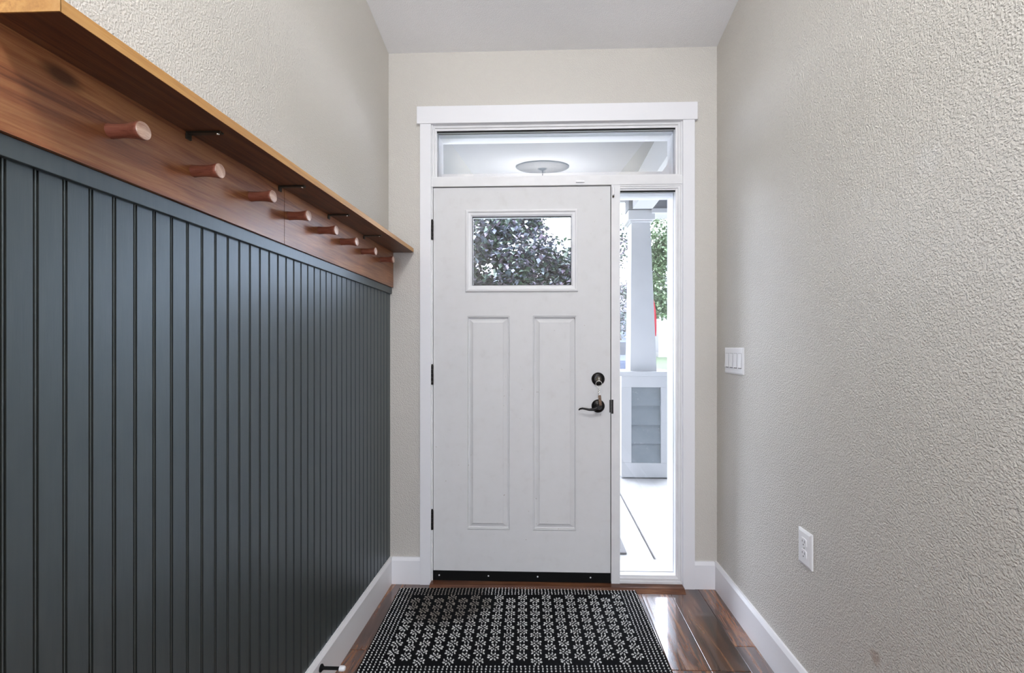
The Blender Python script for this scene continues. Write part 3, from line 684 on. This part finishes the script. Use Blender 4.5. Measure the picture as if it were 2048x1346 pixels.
pc = empty('porch_post', (0.965, 4.47, 0)); tag(pc, 'tapered white porch post on square base with grey siding inset', 'post')
y0, y1, xa, xb = 4.25, 4.69, 0.741, 1.201
bx('plinth_core', 'siding', pc, xa + 0.02, xb - 0.02, y0 + 0.03, y1 - 0.02, 0.0, 0.95)
for xs in ((xa, 0.834), (1.108, xb)): bx('stile', 'porch', pc, xs[0], xs[1], y0, y1, 0.148, 0.857, 0.002)
bx('base_rail', 'porch', pc, xa, xb, y0 - 0.002, y1, 0.012, 0.148, 0.003)
bx('top_rail', 'porch', pc, xa, xb, y0 - 0.002, y1, 0.857, 0.963, 0.003)
for k in range(4):
    z = 0.148 + k * 0.178
    bm = B(); hexa(bm, [(0.834, y0 + 0.006, z), (1.108, y0 + 0.006, z), (1.108, y0 + 0.04, z), (0.834, y0 + 0.04, z), (0.834, y0 + 0.030, z + 0.19), (1.108, y0 + 0.030, z + 0.19), (1.108, y0 + 0.04, z + 0.19), (0.834, y0 + 0.04, z + 0.19)]); obj('lap_board', bm, 'siding', pc)
bx('stone_cap', 'porch', pc, xa - 0.03, xb + 0.03, y0 - 0.03, y1 + 0.03, 0.963, 1.006, 0.004)
bm = B(); hexa(bm, [(0.834, 4.30, 1.006), (1.081, 4.30, 1.006), (1.081, 4.55, 1.006), (0.834, 4.55, 1.006), (0.850, 4.33, 2.44), (1.027, 4.33, 2.44), (1.027, 4.51, 2.44), (0.850, 4.51, 2.44)]); sh_ = obj('shaft', bm, 'porch', pc)
bx('capital', 'porch', pc, 0.812, 1.062, 4.28, 4.55, 2.44, 2.53, 0.003)
bx('capital_bead', 'porch', pc, 0.835, 1.045, 4.305, 4.53, 2.425, 2.44, 0.003)
o = bx('outdoor_mat', 'slot', None, -0.45, 0.500, 2.69, 3.20, 0.0005, 0.012, 0.003); tag(o, 'dark grey doormat on the concrete porch outside', 'mat')

# flag hanging behind the post
e = empty('flag', (1.02, 4.55, 1.95)); tag(e, 'red, white and blue flag on a white pole behind the porch post', 'flag')
p0, p1 = Vector((1.02, 4.55, 2.02)), Vector((0.985, 5.55, 2.88))
bm = B(); tube(bm, [p0, p1], 0.0125, 10); obj('pole', bm, 'vinyl', e, True)
bm = B(); lathe(bm, [(0.001, -0.03), (0.028, -0.015), (0.034, 0), (0.028, 0.02), (0, 0.034)], 14, 'Z', p1); obj('finial', bm, 'steel', e, True)
bx('holder', 'steel', e, 0.99, 1.05, 4.54, 4.58, 1.98, 2.06, 0.004)
bm = B(); uvl = bm.loops.layers.uv.new('UVMap'); nu, nv = 26, 22; g = {}
for i in range(nu + 1):
    for j in range(nv + 1):
        f, h = i / nu, j / nv
        p = p0.lerp(p1, 0.16 + 0.80 * h)
        sway = f * (0.11 + 0.04 * h)
        g[i, j] = (bm.verts.new((p.x + 0.03 + sway + 0.05 * math.sin(h * 15 + f * 2.5) * min(1, f * 2.5), p.y - 0.12 * f * h + 0.03 * math.sin(f * 7 + h * 4), p.z - 0.80 * f - 0.012)), f, h)
for i in range(nu):
    for j in range(nv):
        q = [g[i, j], g[i + 1, j], g[i + 1, j + 1], g[i, j + 1]]
        fc = bm.faces.new([t_[0] for t_ in q])
        for lp, t_ in zip(fc.loops, q): lp[uvl].uv = (t_[1], t_[2])
o = obj('banner', bm, 'flag', e, True)
md = o.modifiers.new('cloth_thickness', 'SOLIDIFY'); md.thickness = 0.002

for (nm, a, b2, lab) in (('left_sky_blocker', -8.0, -4.6, 'blue grey unseen block added beside the porch to cut off side sky'), ('right_sky_blocker', 8.0, 11.0, 'blue grey unseen block added past the far porch end to cut off side sky')):  # out-of-view blocks added to keep side sky off the porch post
    struct(bx(nm, 'siding', None, a, b2, YO, 8.0, -0.2, 4.5), lab, 'wall')

# ------------------------------------------------------------------ garden and street beyond
def gz(x, y): return -0.16 + max(0.0, y - 9.0) * 0.027
bm = B(); nx_, ny_ = 30, 36; g = {}
for i in range(nx_ + 1):
    for j in range(ny_ + 1):
        x = -30 + 60 * i / nx_; y = 4.9 + 75 * (j / ny_) ** 1.6
        g[i, j] = bm.verts.new((x, y, gz(x, y)))
for i in range(nx_):
    for j in range(ny_): bm.faces.new((g[i, j], g[i + 1, j], g[i + 1, j + 1], g[i, j + 1]))
struct(obj('lawn', bm, 'grass'), 'green lawn rising gently beyond the porch', 'lawn')
bm = B(); hexa(bm, [(0.6, 10.2, gz(0, 10.2) - .05), (3.9, 10.2, gz(0, 10.2) - .05), (3.9, 17.5, gz(0, 17.5) - .05), (0.6, 17.5, gz(0, 17.5) - .05), (0.6, 10.2, gz(0, 10.2) + .02), (3.9, 10.2, gz(0, 10.2) + .02), (3.9, 17.5, gz(0, 17.5) + .02), (0.6, 17.5, gz(0, 17.5) + .02)])
struct(obj('driveway', bm, 'concrete'), 'pale concrete driveway under the blue car', 'driveway')

def tree(name, loc, h_trunk, blobs, n, leaf, mat, label, group, seed):
    rnd = random.Random(seed)
    e = empty(name, loc); tag(e, label, 'tree', group)
    L = Vector(loc)
    bm = B(); top = L + Vector((0.1, 0, h_trunk))
    tube(bm, [L - Vector((0, 0, 0.1)), L + Vector((0.04, 0.02, h_trunk * .5)), top], [0.16, 0.12, 0.09], 10); tk = obj('trunk', bm, 'bark', e, True)
    for (c, r) in blobs:
        c = Vector(c); bm = B()
        tube(bm, [top - Vector((0, 0, 0.3)), top.lerp(c, 0.5) + Vector((rnd.uniform(-.1, .1), rnd.uniform(-.1, .1), 0.1)), c + Vector((0, 0, r[2] * 0.5))], [0.07, 0.045, 0.012], 7); obj('branch', bm, 'bark', tk, True)
    bm = B(); vol = [r[0] * r[1] * r[2] for _, r in blobs]; tot = sum(vol)
    for (c, r), v in zip(blobs, vol):
        c = Vector(c)
        nclump = max(6, int(60 * v / tot) + 8); per = int(n * v / tot / nclump)
        for _ in range(nclump):
            d = Vector((rnd.gauss(0, 1), rnd.gauss(0, 1), rnd.gauss(0, 1))).normalized() * rnd.uniform(0.35, 1.0) ** 0.6
            cc = c + Vector((d.x * r[0], d.y * r[1], d.z * r[2])); cr = 0.34 * (v ** (1 / 3))
            for _ in range(per):
                p = cc + Vector((rnd.gauss(0, .5), rnd.gauss(0, .5), rnd.gauss(0, .38))) * cr
                yaw = rnd.uniform(0, 2 * PI); tilt = rnd.gauss(0.45, 0.35); s = leaf * rnd.uniform(.65, 1.25)
                ax = Vector((math.cos(yaw) * math.cos(tilt), math.sin(yaw) * math.cos(tilt), -math.sin(tilt)))
                sd = Vector((-math.sin(yaw), math.cos(yaw), rnd.uniform(-.5, .5))).normalized() * s * 0.36
                up = ax.cross(sd).normalized() * s * 0.10
                a0 = bm.verts.new(p); a1 = bm.verts.new(p + ax * s * .45 + sd + up); a2 = bm.verts.new(p + ax * s); a3 = bm.verts.new(p + ax * s * .45 - sd + up)
                bm.faces.new((a0, a1, a2)); bm.faces.new((a0, a2, a3))
    o = obj('foliage', bm, mat, e, normals=False); o['kind'] = 'stuff'
    return e
tree('maple_tree', (-0.9, 10.6, gz(0, 10.6)), 1.9, [((-0.80, 10.4, 3.15), (1.4, 1.2, 1.4)), ((-2.2, 10.8, 3.3), (1.2, 1.1, 1.3)), ((-0.2, 10.2, 2.6), (1.15, 0.9, 0.8)), ((-1.0, 10.8, 4.5), (0.95, 0.9, 0.9))], 38000, 0.13, 'leaf_purple',
     'purple-leaved tree filling the small window in the door', 'trees outside', 3)
tree('plum_tree', (3.0, 18.2, gz(0, 18.2)), 1.5, [((3.05, 18.2, 2.9), (0.9, 0.8, 1.3)), ((2.9, 18.1, 5.2), (0.8, 0.7, 1.0))], 3600, 0.13, 'leaf_purple',
     'dark purple tree seen between door post and porch post', 'trees outside', 5)
tree('green_tree', (6.6, 20.0, gz(0, 20)), 2.6, [((6.3, 20.0, 4.3), (2.0, 1.8, 1.7)), ((6.9, 20.3, 6.5), (1.8, 1.7, 1.6)), ((5.2, 19.6, 3.0), (0.85, 0.8, 0.7)), ((5.0, 19.8, 5.6), (1.0, 0.9, 1.3))], 24000, 0.16, 'leaf_green',
     'bright green leafy tree seen past the porch post', 'trees outside', 8)

def house(name, x0, x1, y0, y1, zg, hw, rise, mat, label, course=0.16):
    e = empty(name, ((x0 + x1) / 2, (y0 + y1) / 2, zg)); tag(e, label, 'house', 'houses across the lawn')
    bx('foundation', 'concrete', e, x0 - .02, x1 + .02, y0 - .02, y1, zg - 0.3, zg + 0.35)
    bm = B(); n = int((hw - 0.35) / course)
    for k in range(n):
        z = zg + 0.35 + k * course
        hexa(bm, [(x0, y0 - .02, z), (x1, y0 - .02, z), (x1, y1, z), (x0, y1, z), (x0, y0, z + course), (x1, y0, z + course), (x1, y1, z + course), (x0, y1, z + course)])
    o = obj('siding_courses', bm, mat, e); o['kind'] = 'stuff'
    for xx in (x0, x1 - .16): bx('corner_board', 'vinyl', e, xx - .01, xx + .16, y0 - .045, y0, zg + .35, zg + hw)
    zt = zg + hw; bm = B()
    ym = (y0 + y1) / 2
    v = [bm.verts.new(p) for p in ((x0 - .4, y0 - .5, zt - .1), (x1 + .4, y0 - .5, zt - .1), (x1 + .4, ym, zt + rise), (x0 - .4, ym, zt + rise), (x0 - .4, y1 + .5, zt - .1), (x1 + .4, y1 + .5, zt - .1))]
    bm.faces.new((v[0], v[1], v[2], v[3])); bm.faces.new((v[3], v[2], v[5], v[4])); bm.faces.new((v[0], v[3], v[4])); bm.faces.new((v[1], v[5], v[2])); bm.faces.new((v[0], v[4], v[5], v[1]))
    obj('roof', bm, 'roof', e)
    for f in (0.25, 0.62):
        xx = x0 + (x1 - x0) * f
        wdw = empty('window', (xx, y0, zg + 1.3), e)
        bm = B(); rings(bm, xx - .55, xx + .55, zg + 1.25, zg + 2.5, [(0, y0 + .02), (0, y0 - .06), (0.09, y0 - .06), (0.09, y0 - .02)]); obj('window_frame', bm, 'vinyl', wdw)
        bx('window_pane', 'carglass', wdw, xx - .47, xx + .47, y0 - .03, y0 - .02, zg + 1.33, zg + 2.42)
    return e
house('white_house', 8.7, 20.0, 34.0, 43.0, 0.52, 4.2, 2.6, 'white_siding', 'white sided house beyond the lawn past the porch post')
house('grey_house', -3.0, 6.35, 29.0, 37.0, 0.38, 3.2, 2.2, 'grey_siding', 'grey sided house seen behind the parked blue car')

# parked car
cx_, cy_ = 1.95, 14.2; zg = gz(0, cy_) + 0.03
e = empty('car', (cx_, cy_, zg)); tag(e, 'slate blue car parked on the driveway behind the post', 'car')
sec = [(-0.80, 0.42, 0.62, 0.0), (-0.86, 0.30, 0.86, 0.0), (-0.86, 0.26, 0.98, 0.0)]
bm = B()                                        # side profile extruded across, nose towards the house
prof_ = [(-2.15, .35), (-2.2, .62), (-2.05, .86), (-1.15, .98), (-0.55, 1.42), (0.9, 1.46), (1.6, 1.05), (2.1, 1.0), (2.18, .6), (2.1, .32)]
def carw(z): return 0.86 if z < 1.0 else 0.86 - (z - 1.0) * 0.42
L0 = [bm.verts.new((cx_ - carw(p[1]), cy_ + p[0], zg + p[1])) for p in prof_]; R0 = [bm.verts.new((cx_ + carw(p[1]), cy_ + p[0], zg + p[1])) for p in prof_]
for i in range(len(prof_)):
    j = (i + 1) % len(prof_); bm.faces.new((L0[i], L0[j], R0[j], R0[i]))
bm.faces.new(L0[::-1]); bm.faces.new(R0)
bmesh.ops.bevel(bm, geom=bm.edges[:], offset=0.05, segments=2, affect='EDGES'); obj('body', bm, 'car', e, True)
bm = B(); hexa(bm, [(cx_ - .74, cy_ - 1.15, zg + 1.0), (cx_ + .74, cy_ - 1.15, zg + 1.0), (cx_ + .74, cy_ - 1.10, zg + 1.0), (cx_ - .74, cy_ - 1.10, zg + 1.0), (cx_ - .64, cy_ - .63, zg + 1.38), (cx_ + .64, cy_ - .63, zg + 1.38), (cx_ + .64, cy_ - .58, zg + 1.38), (cx_ - .64, cy_ - .58, zg + 1.38)]); obj('windscreen', bm, 'carglass', e)
for s in (-1, 1):
    for yy in (-1.35, 1.35):
        bm = B(); lathe(bm, [(0, -0.11), (0.2, -0.11), (0.31, -0.09), (0.33, -0.05), (0.33, 0.05), (0.31, 0.09), (0.2, 0.11), (0, 0.11)], 24, 'X', (cx_ + s * 0.77, cy_ + yy, zg + 0.33)); obj('wheel', bm, 'tyre', e, True)
    bm = B(); lathe(bm, [(0, -0.02), (0.09, -0.01), (0.11, 0.03), (0, 0.05)], 16, 'Y', (cx_ + s * 0.6, cy_ - 2.14, zg + 0.68)); obj('headlamp', bm, 'vinyl', e, True)
    bx('side_window', 'carglass', e, cx_ + s * .80 - .02, cx_ + s * .80 + .02, cy_ - .55, cy_ + .85, zg + 1.02, zg + 1.32)
